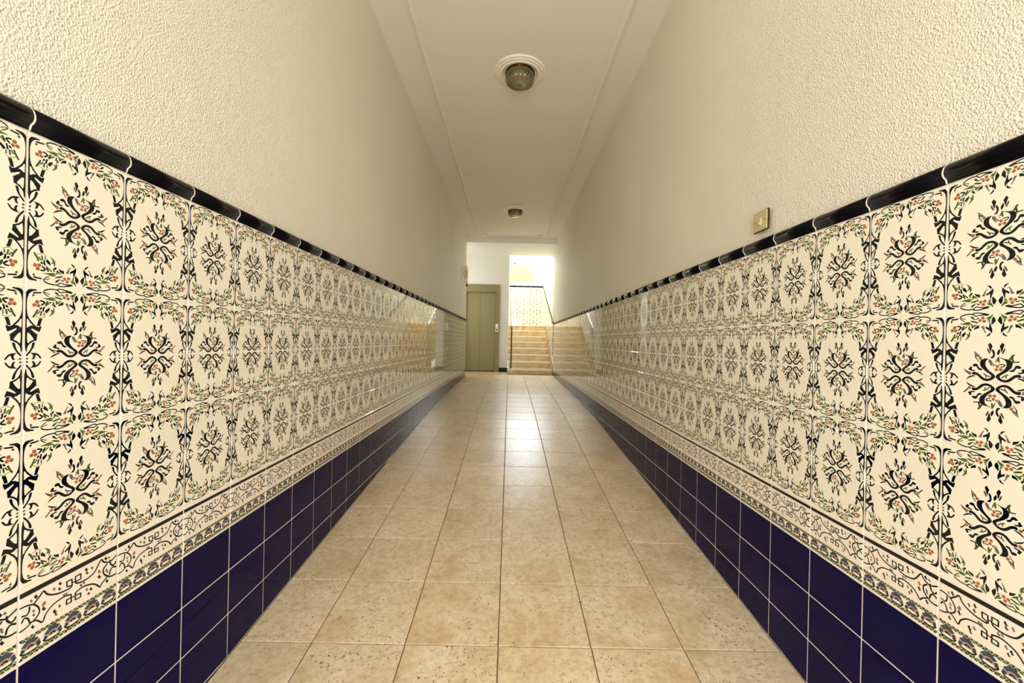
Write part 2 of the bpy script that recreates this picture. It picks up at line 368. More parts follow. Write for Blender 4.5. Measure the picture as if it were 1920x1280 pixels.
# ---- travertine-look floor tile
M_FLOOR, n, b = new_mat('beige_travertine_tile')
oi = n.nodes.new('ShaderNodeObjectInfo'); tc = n.nodes.new('ShaderNodeTexCoord')
mul = n.nodes.new('ShaderNodeVectorMath'); mul.operation = 'ADD'
sc_ = n.nodes.new('ShaderNodeMath'); sc_.operation = 'MULTIPLY'; sc_.inputs[1].default_value = 57.0
n.links.new(oi.outputs['Random'], sc_.inputs[0]); n.links.new(tc.outputs['Object'], mul.inputs[0]); n.links.new(sc_.outputs[0], mul.inputs[1])
def noise(scale, det, rgh=0.6, dist=0.0):
    k = n.nodes.new('ShaderNodeTexNoise'); k.inputs['Scale'].default_value = scale; k.inputs['Detail'].default_value = det
    k.inputs['Roughness'].default_value = rgh; k.inputs['Distortion'].default_value = dist
    n.links.new(mul.outputs[0], k.inputs['Vector']); return k
def ramp(src, stops):
    r = n.nodes.new('ShaderNodeValToRGB'); el = r.color_ramp.elements
    while len(el) < len(stops): el.new(0.5)
    for e, (p_, c_) in zip(el, stops): e.position = p_; e.color = c_
    n.links.new(src, r.inputs[0]); return r
def mixc(a, c, fac, mode='MIX'):
    mx = n.nodes.new('ShaderNodeMix'); mx.data_type = 'RGBA'; mx.blend_type = mode
    if isinstance(fac, float): mx.inputs[0].default_value = fac
    else: n.links.new(fac, mx.inputs[0])
    for s_, i_ in ((a, 6), (c, 7)):
        if isinstance(s_, tuple): mx.inputs[i_].default_value = s_
        else: n.links.new(s_, mx.inputs[i_])
    return mx.outputs[2]
n1 = noise(5, 5, 0.62, 0.5); n2 = noise(38, 6, 0.72, 0.2); n3 = noise(95, 5, 0.65, 0.25); n4 = noise(5, 2)
base = ramp(n1.outputs[0], [(0.27, lin(204, 175, 134)), (0.48, lin(225, 205, 171)), (0.68, lin(236, 219, 192))])
fine = ramp(n2.outputs[0], [(0.30, (0.74, 0.70, 0.62, 1)), (0.55, (1, 1, 1, 1)), (0.75, (1.08, 1.06, 1.03, 1))])
c1 = mixc(base.outputs[0], fine.outputs[0], 1.0, 'MULTIPLY')
pit = ramp(n3.outputs[0], [(0.37, (1, 1, 1, 1)), (0.405, (0, 0, 0, 1))])
clus = ramp(n4.outputs[0], [(0.40, (0, 0, 0, 1)), (0.58, (1, 1, 1, 1))])
pm = n.nodes.new('ShaderNodeMath'); pm.operation = 'MULTIPLY'; n.links.new(pit.outputs[0], pm.inputs[0]); n.links.new(clus.outputs[0], pm.inputs[1])
c2 = mixc(c1, lin(122, 86, 50), pm.outputs[0])
tint = n.nodes.new('ShaderNodeMapRange'); tint.inputs[3].default_value = 0.93; tint.inputs[4].default_value = 1.05
n.links.new(oi.outputs['Random'], tint.inputs[0])
c3 = mixc(c2, tint.outputs[0], 1.0, 'MULTIPLY')
n.links.new(c3, b.inputs['Base Color'])
b.inputs['Roughness'].default_value = 0.30; b.inputs['Specular IOR Level'].default_value = 0.5
bp = n.nodes.new('ShaderNodeBump'); bp.inputs['Strength'].default_value = 0.25; bp.inputs['Distance'].default_value = 0.0015
n.links.new(n2.outputs[0], bp.inputs['Height']); n.links.new(bp.outputs[0], b.inputs['Normal'])
rr = n.nodes.new('ShaderNodeMapRange'); rr.inputs[3].default_value = 0.30; rr.inputs[4].default_value = 0.33
n.links.new(n1.outputs[0], rr.inputs[0]); n.links.new(rr.outputs[0], b.inputs['Roughness'])

# ---- marble of the stair
M_MARBLE, n, b = new_mat('honey_marble')
tc = n.nodes.new('ShaderNodeNewGeometry'); mul = n.nodes.new('ShaderNodeVectorMath'); mul.operation = 'ADD'
n.links.new(tc.outputs['Position'], mul.inputs[0])
m1 = noise(3.2, 8, 0.62, 1.4); m2 = noise(14, 6, 0.7, 0.6)
cA = ramp(m1.outputs[0], [(0.30, lin(184, 150, 88)), (0.44, lin(214, 186, 124)), (0.6, lin(226, 204, 150)), (0.75, lin(236, 220, 176))])
cB = ramp(m2.outputs[0], [(0.33, (0.72, 0.64, 0.48, 1)), (0.48, (1, 1, 1, 1))])
n.links.new(mixc(cA.outputs[0], cB.outputs[0], 0.75, 'MULTIPLY'), b.inputs['Base Color']); b.inputs['Roughness'].default_value = 0.25
# ---- yellow mottled panel
M_YELLOW, n, b = new_mat('yellow_mottled_panel')
tc = n.nodes.new('ShaderNodeNewGeometry'); mul = n.nodes.new('ShaderNodeVectorMath'); mul.operation = 'ADD'
n.links.new(tc.outputs['Position'], mul.inputs[0])
m1 = noise(6, 4, 0.6, 0.5); m2 = noise(9, 3, 0.6, 2.0)
cA = ramp(m1.outputs[0], [(0.3, lin(214, 196, 96)), (0.6, lin(228, 214, 122))])
cB = ramp(m2.outputs[0], [(0.33, (0.50, 0.48, 0.30, 1)), (0.40, (1, 1, 1, 1))])
n.links.new(mixc(cA.outputs[0], cB.outputs[0], 0.85, 'MULTIPLY'), b.inputs['Base Color']); b.inputs['Roughness'].default_value = 0.4

M_LIFT = simple('olive_beige_lift_paint', (150, 138, 92), 0.42, bump=0.05)
M_LIFTD = simple('olive_lift_frame_paint', (144, 132, 88), 0.42)
M_STEEL = simple('brushed_steel', (190, 186, 172), 0.35, 1.0)
M_DARK = simple('dark_gap', (24, 22, 18), 0.7)
M_BRASS = simple('brass', (206, 168, 96), 0.25, 1.0)
M_BRASSD = simple('dark_brass_edge', (92, 66, 26), 0.3, 1.0)
M_SATIN = simple('champagne_plate', (206, 192, 148), 0.35, 0.15)
M_WHITEP = simple('white_plastic', (238, 234, 222), 0.35)
M_NOSE = simple('toplit_marble_edge', (246, 232, 196), 0.2)  # marble nosings coloured paler to stand in for light from above
M_RAIL = simple('dark_green_iron', (104, 108, 84), 0.4, 0.6)
M_PLGLOSS = simple('glossy_white_plaster_ring', (240, 234, 216), 0.35)
def glass(name, rgb, rough):
    m, n, b = new_mat(name); b.inputs['Base Color'].default_value = lin(*rgb); b.inputs['Roughness'].default_value = rough
    b.inputs['Transmission Weight'].default_value = 1.0; b.inputs['IOR'].default_value = 1.5; return m
M_GLASS = glass('ribbed_lamp_glass', (240, 238, 205), 0.05)
M_ROD = simple('opal_glass_rod', (246, 246, 236), 0.12)

# ------------------------------------------------------------------ helpers
def obj(name, bm, mat, parent=None, loc=None, smooth=False):
    me = D.meshes.new(name); bm.normal_update(); bm.to_mesh(me); bm.free()
    mats = mat if isinstance(mat, (list, tuple)) else [mat]
    for m in mats: me.materials.append(m)
    if smooth: me.polygons.foreach_set('use_smooth', [True] * len(me.polygons))
    o = D.objects.new(name, me); COL.objects.link(o)
    if parent is not None: o.parent = parent
    if loc is not None: o.location = loc
    return o
def struct(o): o['kind'] = 'structure'; return o
def tag(o, label, cat, group=None):
    o['label'] = label; o['category'] = cat
    if group: o['group'] = group
    return o
def empty(name, loc, label, cat, group=None, rotz=0):
    o = D.objects.new(name, None); COL.objects.link(o); o.location = loc; o.rotation_euler = (0, 0, rotz)
    o.empty_display_size = 0.05
    return tag(o, label, cat, group)
def box(bm, x0, x1, y0, y1, z0, z1, bev=0, mi=0):
    vs = [bm.verts.new(c) for c in ((x0, y0, z0), (x1, y0, z0), (x1, y1, z0), (x0, y1, z0), (x0, y0, z1), (x1, y0, z1), (x1, y1, z1), (x0, y1, z1))]
    fs = []
    for q in ((3, 2, 1, 0), (4, 5, 6, 7), (0, 1, 5, 4), (1, 2, 6, 5), (2, 3, 7, 6), (3, 0, 4, 7)):
        f = bm.faces.new([vs[i] for i in q]); f.material_index = mi; fs.append(f)
    if bev:
        es = list({e for f in fs for e in f.edges})
        bmesh.ops.bevel(bm, geom=es, offset=bev, segments=2, profile=0.7, affect='EDGES')
    return vs
def hexa(bm, pts, mi=0):
    """8 points: bottom 4 ccw, top 4 ccw"""
    vs = [bm.verts.new(p) for p in pts]
    for q in ((3, 2, 1, 0), (4, 5, 6, 7), (0, 1, 5, 4), (1, 2, 6, 5), (2, 3, 7, 6), (3, 0, 4, 7)):
        f = bm.faces.new([vs[i] for i in q]); f.material_index = mi
def B_(*a, **k):
    bm = bmesh.new(); box(bm, *a, **k); return bm
def tube(bm, p, q, r, n=12, caps=True):
    p, q = Vector(p), Vector(q); d = q - p
    mt = Matrix.Translation((p + q) / 2) @ d.to_track_quat('Z', 'Y').to_matrix().to_4x4()
    bmesh.ops.create_cone(bm, cap_ends=caps, segments=n, radius1=r, radius2=r, depth=d.length, matrix=mt)
def lathe(prof, n=48, rib=0.0, nrib=0, closed=False):
    """prof: (radius, z) from the axis outwards; optional ribs modulate the radius"""
    bm = bmesh.new(); rings = []
    for r, z in prof:
        if r < 1e-6: rings.append([bm.verts.new((0, 0, z))]); continue
        ring = []
        for i in range(n):
            a = 2 * PI * i / n; rr_ = r * (1 + rib * (1 if (i * nrib * 2 // n) % 2 else -1)) if nrib else r
            ring.append(bm.verts.new((rr_ * math.cos(a), rr_ * math.sin(a), z)))
        rings.append(ring)
    for A, B2 in zip(rings, rings[1:]):
        for i in range(n):
            j = (i + 1) % n
            if len(A) == 1 and len(B2) == 1: continue
            if len(A) == 1: bm.faces.new((A[0], B2[i], B2[j]))
            elif len(B2) == 1: bm.faces.new((A[i], B2[0], A[j]))
            else: bm.faces.new((A[i], B2[i], B2[j], A[j]))
    bmesh.ops.recalc_face_normals(bm, faces=bm.faces[:])
    return bm

# ------------------------------------------------------------------ geometry of the place
def xl(y): return -0.9503 + 0.0010 * (y - 1.4)          # tiled face of the left wall
def xr(y): return 1.0019 - 0.0051 * (y - 1.4)           # tiled face of the right wall
AL, AR = math.atan(0.0010), math.atan(-0.0051)
PROF = [(-3.0, -1.4445), (4.6, -0.863), (6.2, -0.800), (9.0, -0.767), (10.4, -0.745)]
def zf(y):                                              # the floor ramps up from the street door and levels out
    for (a, za), (b2, zb) in zip(PROF, PROF[1:]):
        if y <= b2 or b2 == PROF[-1][0]: return ZC + za + (zb - za) * (y - a) / (b2 - a)
ZT = {'L': ZC + 0.3908, 'R': ZC + 0.3845}               # top of the printed tiles
YS = {'L': 0.797, 'R': 0.9369}                          # depth of one tile joint
ZCEIL = ZC + 2.16
YEND = {'L': 8.56, 'R': 9.18}
YB = -1.55                                              # inner face of the street front
YK = 9.8                                                # lift wall
YW = 12.35                                              # back wall of the stairwell
HT = ZC + 4.15

# ---- floor: grout bed + tiles
bm = bmesh.new()
ys = [YB - .1] + [p[0] for p in PROF[1:3]] + [9.0, 9.95]
def bed(bm, x0, x1, y0, y1, drop=0.006, th=0.12):
    hexa(bm, [(x0, y0, zf(y0) - th), (x1, y0, zf(y0) - th), (x1, y1, zf(y1) - th), (x0, y1, zf(y1) - th),
              (x0, y0, zf(y0) - drop), (x1, y0, zf(y0) - drop), (x1, y1, zf(y1) - drop), (x0, y1, zf(y1) - drop)])
for a, b2 in zip(ys, ys[1:]): bed(bm, -0.97, 1.02, a, b2)
bed(bm, -1.75, -0.97, 8.55, 9.95)
floor = struct(obj('floor', bm, M_GROUT_F))
S = 0.3365
def ftile(x0, x1, y0, y1):
    g = 0.0020; th = 0.008
    if x1 - x0 < 0.02 or y1 - y0 < 0.02: return
    xc, yc = (x0 + x1) / 2, (y0 + y1) / 2; zc = zf(yc)
    x0 += g; x1 -= g; y0 += g; y1 -= g; e = 0.0022; j = random.uniform(-0.0004, 0.0004)
    bm = bmesh.new(); V = []
    for (ins, dz) in ((0, -th), (0, -0.0012), (e, 0.0)):
        V.append([bm.verts.new((X - xc, Y - yc, zf(Y) + dz + j - zc)) for X, Y in
                  ((x0 + ins, y0 + ins), (x1 - ins, y0 + ins), (x1 - ins, y1 - ins), (x0 + ins, y1 - ins))])
    for A, B2 in zip(V, V[1:]):
        for i in range(4): bm.faces.new((A[i], A[(i + 1) % 4], B2[(i + 1) % 4], B2[i]))
    bm.faces.new(V[2]); bm.faces.new(V[0][::-1])
    obj('floor_tile', bm, M_FLOOR, floor, (xc, yc, zc))
for i in range(-9, 25):
    y0 = 1.465 + i * S; y1 = y0 + S
    cs = [-0.022 - 0.0031 * i * S + S * c for c in (-2, -1, 0, 1, 2)]
    L0, R0 = xl(y0) - 0.0, xr(y0) + 0.0
    ye = y1
    if y0 < 9.24 < y1: ye = 9.24
    if y0 >= 9.2: break
    xs = [L0] + cs + [R0]
    if y0 > 8.5: xs = [-1.72, cs[0] - 2 * S, cs[0] - S] + cs + [R0]
    for a, b2 in zip(xs, xs[1:]): ftile(a, b2, max(y0, YB), ye)
y0 = 9.24
for a, b2 in ((-1.72, -1.393), (-1.393, -1.056), (-1.056, -0.72), (-0.72, -0.383), (-0.383, -0.064)):
    ftile(a, b2, 9.24, 9.24 + S); ftile(a, b2, 9.24 + S, YK)

# ---- side walls (plaster above, grout bed behind the tiles below)
def side_wall(side):
    s = -1 if side == 'L' else 1
    fx = xl if side == 'L' else xr
    zt = ZT[side] + 0.044
    y0, y1 = YB - .15, (YEND['L'] if side == 'L' else YW + .15)
    bm = bmesh.new()
    # lower body
    yl_ = y1 if side == 'L' else YW + .15
    a0, a1 = fx(y0) + s * 0.009, fx(min(yl_, 12.5)) + s * 0.009
    if side == 'R': pts = [(y0, a0), (9.18, fx(9.18) + .009), (YW + .15, 0.972)]
    else: pts = [(y0, a0), (y1, a1)]
    def top_in(y):      # plaster face near the ceiling
        if side == 'L': return -0.950 - 0.0028 * (y - 1.4)
        return 0.972 - 0.0042 * (y - 1.4)
    def bot_in(y): return fx(y) + s * 0.006
    for (ya, xa), (yb, xb) in zip(pts, pts[1:]):
        o = 0.22 * s
        q = [(xa, ya, -0.75), (xa + o, ya, -0.75), (xb + o, yb, -0.75), (xb, yb, -0.75)]
        tz = zt - 0.012
        if s < 0: hexa(bm, [q[1], q[0], q[3], q[2]] + [(p[0], p[1], tz) for p in (q[1], q[0], q[3], q[2])], 1)
        else: hexa(bm, q + [(p[0], p[1], tz) for p in q], 1)
        # upper plaster
        zb = tz; zu = ZCEIL + 0.1 if yb < 9.5 else HT
        xbu, xau = top_in(yb), top_in(ya)
        if yb > 9.5: xbu = xau = 0.947; lowa, lowb = 0.961, 0.961
        else: lowa, lowb = bot_in(ya), bot_in(yb)
        lo = [(lowa, ya, zb), (xa + o, ya, zb), (xb + o, yb, zb), (lowb, yb, zb)]
        up = [(xau, ya, zu), (xa + o, ya, zu), (xb + o, yb, zu), (xbu, yb, zu)]
        if s < 0: hexa(bm, [lo[1], lo[0], lo[3], lo[2], up[1], up[0], up[3], up[2]], 0)
        else: hexa(bm, lo + up, 0)
    return struct(obj('wall_left' if side == 'L' else 'wall_right', bm, [M_PLASTER, M_GROUT_W]))
wl = side_wall('L'); wr = side_wall('R')

# ---- tile meshes shared by all alike tiles
def tile_mesh(name, mat, w_, h_, th=0.008, flip=False, e=0.0016):
    bm = bmesh.new(); uvl = bm.loops.layers.uv.new('UVMap'); V = []
    for ins, x in ((0, 0), (0, th - e), (e, th)):
        V.append([bm.verts.new((x, yy, zz)) for yy, zz in ((-w_ / 2 + ins, -h_ / 2 + ins), (w_ / 2 - ins, -h_ / 2 + ins), (w_ / 2 - ins, h_ / 2 - ins), (-w_ / 2 + ins, h_ / 2 - ins))])
    for A, B2 in zip(V, V[1:]):
        for i in range(4): bm.faces.new((A[i], A[(i + 1) % 4], B2[(i + 1) % 4], B2[i]))
    bm.faces.new(V[2]); bm.faces.new(V[0][::-1])
    for f in bm.faces:
        for l in f.loops:
            u = l.vert.co.y / w_ + 0.5; v = l.vert.co.z / h_ + 0.5
            if flip: u, v = 1 - u, 1 - v
            l[uvl].uv = (u, v)
    me = D.meshes.new(name); bm.normal_update(); bm.to_mesh(me); bm.free(); me.materials.append(mat); return me
TW, TH = 0.2, 0.15
ME_A = tile_mesh('patterned_tile', M_TILE, TW - .0022, TH - .0012)
ME_Bt = tile_mesh('patterned_tile_turned', M_TILE, TW - .0022, TH - .0012, flip=True)
ME_BO = tile_mesh('border_tile', M_BORDER, TW - .0022, TH - .0012)
def trim_mesh():
    bm = bmesh.new(); h = 0.048; w2 = TW / 2 - 0.0011
    pr = [(0.0, -0.001), (0.011, -0.001), (0.012, 0.006), (0.0135, 0.009), (0.019, 0.014), (0.0215, 0.021), (0.021, 0.029), (0.018, 0.037), (0.012, 0.043), (0.004, 0.046), (0.0, 0.046)]
    A = [bm.verts.new((x, -w2, z)) for x, z in pr]; B2 = [bm.verts.new((x, w2, z)) for x, z in pr]
    for i in range(len(pr) - 1): f = bm.faces.new((A[i], B2[i], B2[i + 1], A[i + 1])); f.smooth = True
    bm.faces.new(A); bm.faces.new(B2[::-1])
    bmesh.ops.recalc_face_normals(bm, faces=bm.faces[:])
    me = D.meshes.new('trim_tile'); bm.to_mesh(me); bm.free(); me.materials.append(M_BLACK); return me
ME_TR = trim_mesh()
def link(name, me, parent, loc, rz, jit=0.0012):
    o = D.objects.new(name, me); COL.objects.link(o); o.parent = parent; o.location = loc
    o.rotation_euler = (random.uniform(-jit, jit) * .4, random.uniform(-jit, jit), rz + random.uniform(-jit, jit)); return o

def dado(side, wall):
    fx = xl if side == 'L' else xr
    s = 1 if side == 'L' else -1; th = 0.008
    rz = (-AL if side == 'L' else PI - AR)
    zt = ZT[side]; k0 = -5
    k1 = int(math.ceil((YEND[side] - YS[side]) / TW))
    gb = bmesh.new()
    for k in range(k0, k1):
        ya = YS[side] + k * TW; yb = ya + TW; full = yb <= YEND[side] + 0.001
        if not full: yb = YEND[side]
        yc = (ya + yb) / 2; xb = fx(yc) - s * th; wv = yb - ya
        if wv < 0.02: continue
        if full: mA, mB, mC = ME_A, ME_Bt, ME_BO
        else:
            mA = tile_mesh('patterned_tile_cut', M_TILE, wv - .0022, TH - .0012); mB = tile_mesh('patterned_tile_cut', M_TILE, wv - .0022, TH - .0012, flip=True); mC = tile_mesh('border_tile_cut', M_BORDER, wv - .0022, TH - .0012)
            for me, fl in ((mA, 0), (mB, 1), (mC, 0)):          # keep the print at full size on the cut tile
                fr = wv / TW
                for d_ in me.uv_layers[0].data: d_.uv[0] = d_.uv[0] * fr
        for r in range(6):
            o = link('patterned_tile', mA if r % 2 == 0 else mB, wall, (xb + s * random.uniform(-.0004, .0004), yc, zt - TH * (r + .5)), rz)
        link('border_tile', mC, wall, (xb, yc, zt - TH * 6.5), rz)
        for r in range(7, 11):                          # blue tiles, the lowest cut along the ramp
            z1 = zt - TH * r
            za, zb = max(z1 - TH, zf(ya) + .001), max(z1 - TH, zf(yb) + .001)
            if z1 - min(za, zb) < 0.012: continue
            bm = bmesh.new(); g = .0011; e = .0016; V = []
            cx, cyy, cz = xb, yc, z1 - TH / 2
            ws = (yb - ya) / 2
            # local frame: +x front, +y u axis
            zl, zr_ = (za, zb) if side == 'L' else (zb, za)
            if z1 - max(zl, zr_) < 0.004:
                zl = min(zl, z1 - .004); zr_ = min(zr_, z1 - .004)
            for ins, x in ((0, 0), (0, th - e), (e, th)):
                V.append([bm.verts.new((x, yy, zz)) for yy, zz in ((-ws + g + ins, zl - cz + g * .9 + ins), (ws - g - ins, zr_ - cz + g * .9 + ins), (ws - g - ins, z1 - cz - g * .9 - ins), (-ws + g + ins, z1 - cz - g * .9 - ins))])
            for A, B2 in zip(V, V[1:]):
                for i in range(4): bm.faces.new((A[i], A[(i + 1) % 4], B2[(i + 1) % 4], B2[i]))
            bm.faces.new(V[2]); bm.faces.new(V[0][::-1])
            o = obj('blue_tile', bm, M_BLUE, wall, (cx, cyy, cz)); o.rotation_euler = (0, random.uniform(-.0012, .0012), rz + random.uniform(-.001, .001))
        o = link('trim_tile', ME_TR, wall, (xb, yc, zt + .001), rz, 0.0005)
        if not full: o.scale = (1, wv / TW, 1)
        # white joint behind and between the trim tiles
        gy = ya
        pr_ = [(0.0, 0.0), (0.0115, 0.0), (0.0130, 0.006), (0.0142, 0.009), (0.0196, 0.014), (0.0220, 0.021), (0.0215, 0.029), (0.0184, 0.0375), (0.0124, 0.0436), (0.004, 0.0466), (0.0, 0.0466)]
        A = [gb.verts.new((xb + s * x_, gy - .0013, zt + z_)) for x_, z_ in pr_]; B2 = [gb.verts.new((xb + s * x_, gy + .0013, zt + z_)) for x_, z_ in pr_]
        for q_ in range(len(pr_)): gb.faces.new((A[q_], B2[q_], B2[(q_ + 1) % len(pr_)], A[(q_ + 1) % len(pr_)]))
        gb.faces.new(A); gb.faces.new(B2[::-1])
    bmesh.ops.recalc_face_normals(gb, faces=gb.faces[:])
    o = obj('trim_grout', gb, M_GROUT_W, wall); o['kind'] = 'stuff'
dado('L', wl); dado('R', wr)

# ---- grout face just under the tile surface, so the joints read pale
for side, wall in (('L', wl), ('R', wr)):
    fx = xl if side == 'L' else xr; s = 1 if side == 'L' else -1
    bm = bmesh.new(); y0, y1 = YB, YEND[side]
    za, zb = ZT[side] - TH * 7, ZT[side] + .002
    x0, x1 = fx(y0) - s * .0009, fx(y1) - s * .0009
    hexa(bm, [(x0 - s * .006, y0, za), (x0, y0, za), (x1, y1, za), (x1 - s * .006, y1, za), (x0 - s * .006, y0, zb), (x0, y0, zb), (x1, y1, zb), (x1 - s * .006, y1, zb)])
    y = y0
    for (a, b2) in ((YB, 4.6), (4.6, 6.2), (6.2, YEND[side])):
        xa, xb = fx(a) - s * .0010, fx(b2) - s * .0010
        hexa(bm, [(xa - s * .005, a, zf(a)), (xa, a, zf(a)), (xb, b2, zf(b2)), (xb - s * .005, b2, zf(b2)), (xa - s * .005, a, za), (xa, a, za), (xb, b2, za), (xb - s * .005, b2, za)])
    bmesh.ops.recalc_face_normals(bm, faces=bm.faces[:])
    obj('grout_bed', bm, M_GROUT_W, wall)

# ---- lobby: left return, lift wall, lobby side wall
bm = B_(-1.95, -1.17, YEND['L'] - .12, YEND['L'], -0.1, ZCEIL + .1)
struct(obj('wall_left_return', bm, M_SMOOTH))
struct(obj('wall_lobby_left', B_(-1.9, -1.72, YEND['L'], YK + .2, -0.1, ZCEIL), M_SMOOTH))
LX = {'seam': -0.752, 'dr': -0.380, 'fr': -0.278}
dl = LX['seam'] - (LX['dr'] - LX['seam']); fl = dl - .10
fz = zf(YK)
struct(obj('wall_lift_right', B_(LX['fr'], -0.066, YK, YK + .15, -0.1, HT), M_SMOOTH))
struct(obj('wall_lift_left', B_(-1.9, fl, YK, YK + .15, -0.1, HT), M_SMOOTH))
struct(obj('wall_lift_top', B_(fl, LX['fr'], YK, YK + .15, ZC + 1.344, HT), M_SMOOTH))
struct(obj('wall_stairwell_left', B_(-0.216, -0.066, YK + .15, 11.2, -0.1, HT), M_SMOOTH))
struct(obj('baseboard_lift', B_(LX['fr'] + .002, -0.066, YK - .012, YK, fz, fz + .10), M_BLACK))

# lift entrance
t = empty('elevator_door', (LX['seam'], YK, fz), 'olive-beige two-panel lift door in a metal frame, beside the stairs', 'elevator door')
def P(o): o.location = Vector(o.location); return o
tx, ty, tz = LX['seam'], YK, fz
def lb(name, x0, x1, y0, y1, z0, z1, mat, parent=t, bev=.002, root=(None,)):
    return obj(name, B_(x0 - tx, x1 - tx, y0 - ty, y1 - ty, z0 - tz, z1 - tz, bev=bev), mat, parent)
ft = ZC + 1.344; dt = ZC + 1.162
lb('door_jamb', LX['dr'], LX['fr'], YK - .03, YK + .12, fz, ft, M_LIFTD)
lb('door_jamb', fl, dl, YK - .03, YK + .12, fz, ft, M_LIFTD)
lb('door_header', dl, LX['dr'], YK - .03, YK + .12, dt, ft, M_LIFTD)
lb('door_panel', LX['seam'] + .002, LX['dr'] - .006, YK + .035, YK + .07, fz + .012, dt - .004, M_LIFT)
lb('door_panel', dl + .006, LX['seam'] - .002, YK + .045, YK + .08, fz + .012, dt - .004, M_LIFT)
lb('door_sill', dl, LX['dr'], YK - .02, YK + .12, fz + .001, fz + .011, M_DARK)
lb('door_cavity', dl, LX['dr'], YK + .09, YK + .11, fz + .012, dt, M_DARK)
cp_ = empty('call_panel', (-0.339, YK - .0305, ZC + 0.304), 'small pale call panel with two round buttons on the lift frame', 'call panel')
obj('panel_plate', B_(-.034, .034, -.008, 0, -.092, .092, bev=.003), M_WHITEP, cp_)
for dz, m_ in ((.045, M_STEEL), (-.045, M_DARK)):
    bm = bmesh.new(); tube(bm, (0, -.014, dz), (0, -.004, dz), .019, 20); obj('call_button', bm, m_, cp_)

# ---- ceilings, beam, mouldings
def topx(y): return (-0.950 - 0.0028 * (y - 1.4) - .02, 0.972 - 0.0042 * (y - 1.4) + .02)
bm = bmesh.new()
hexa(bm, [(-1.1, YB - .1, ZCEIL), (1.15, YB - .1, ZCEIL), (1.15, 8.55, ZCEIL), (-1.1, 8.55, ZCEIL), (-1.1, YB - .1, ZCEIL + .12), (1.15, YB - .1, ZCEIL + .12), (1.15, 8.55, ZCEIL + .12), (-1.1, 8.55, ZCEIL + .12)])
struct(obj('ceiling', bm, M_CEIL))
ZL = ZC + 2.055
struct(obj('ceiling_lobby', B_(-1.9, 1.15, 8.55, YK, ZL, HT), M_SMOOTH))
def sweep(path, prof, mat, name, closed=True):
    """path: xy points; prof: (offset to the left, z)"""
    bm = bmesh.new(); N = len(path); rings = []
    for i in range(N):
        p = Vector(path[i]); a = Vector(path[i - 1]); c = Vector(path[(i + 1) % N])
        d1 = (p - a).normalized(); d2 = (c - p).normalized()
        n1_ = Vector((-d1.y, d1.x)); n2_ = Vector((-d2.y, d2.x)); m_ = (n1_ + n2_).normalized(); k = 1 / max(m_.dot(n1_), .3)
        rings.append([bm.verts.new((p.x + m_.x * k * o_, p.y + m_.y * k * o_, z)) for o_, z in prof])
    for i in range(N):
        A, B2 = rings[i], rings[(i + 1) % N]
        for j in range(len(prof) - 1):
            bm.faces.new((A[j], B2[j], B2[j + 1], A[j + 1]))
    bmesh.ops.recalc_face_normals(bm, faces=bm.faces[:])
    return obj(name, bm, mat)
def mouldx(y): return (-0.690 - 0.0012 * (y - 3), 0.708 - 0.0105 * (y - 3))
ya_, yb_, nt_, nw = -1.25, 8.37, .11, .145
l0, r0 = mouldx(ya_); l1, r1 = mouldx(yb_)
path = [(l0 + nw, ya_), (r0 - nw, ya_), (r0 - nw, ya_ + nt_), (r0, ya_ + nt_), (r1, yb_ - nt_), (r1 - nw, yb_ - nt_), (r1 - nw, yb_), (l1 + nw, yb_), (l1 + nw, yb_ - nt_), (l1, yb_ - nt_), (l0, ya_ + nt_), (l0 + nw, ya_ + nt_)]
zc_ = ZCEIL
pr = [(-.026, zc_ + .001), (-.026, zc_ - .014), (-.016, zc_ - .016), (-.014, zc_ - .030), (-.003, zc_ - .035), (.008, zc_ - .030), (.015, zc_ - .015), (.024, zc_ - .012), (.024, zc_ + .001)]
struct(sweep(path, pr, M_CEIL, 'trim_1'))

# ---- ceiling lamps
def lamp(x, y, label):
    t = empty('ceiling_lamp', (x, y, ZCEIL), label, 'ceiling lamp', 'ceiling lamps along the corridor')
    prof = [(.205, .001), (.204, -.006), (.198, -.013), (.191, -.012), (.188, -.009), (.184, -.016), (.177, -.021), (.170, -.019), (.167, -.015), (.162, -.022), (.154, -.027), (.146, -.025), (.140, -.018), (.132, -.012), (.118, -.010), (.06, -.010), (0, -.010)]
    obj('plaster_rosette', lathe(prof, 72), M_PLGLOSS, t, smooth=True)
    obj('brass_ring', lathe([(.118, -.009), (.120, -.018), (.116, -.026), (.108, -.026), (.106, -.010)], 64), M_BRASSD, t, smooth=True)
    obj('reflector', lathe([(.104, -.0105), (.104, -.013), (0, -.013)], 48), M_PLGLOSS, t, smooth=True)
    obj('glass_shade', lathe([(.113, -.024), (.114, -.05), (.112, -.078), (.104, -.092), (.088, -.099), (.05, -.104), (.014, -.106), (.010, -.114), (0, -.116),
                              (0, -.108), (.010, -.100), (.05, -.098), (.085, -.093), (.098, -.087), (.105, -.076), (.107, -.05), (.106, -.024), (.113, -.024)], 96, .012, 24), M_GLASS, t)
    bm = bmesh.new(); bmesh.ops.create_uvsphere(bm, u_segments=16, v_segments=10, radius=.028, matrix=Matrix.Translation((0, 0, -.05)))
    obj('bulb', bm, M_WHITEP, t, smooth=True)
lamp(0.029, 3.268, 'nearer ribbed glass ceiling lamp with wide white plaster ring')
lamp(0.028, 6.715, 'farther ribbed glass ceiling lamp near the end of the corridor')

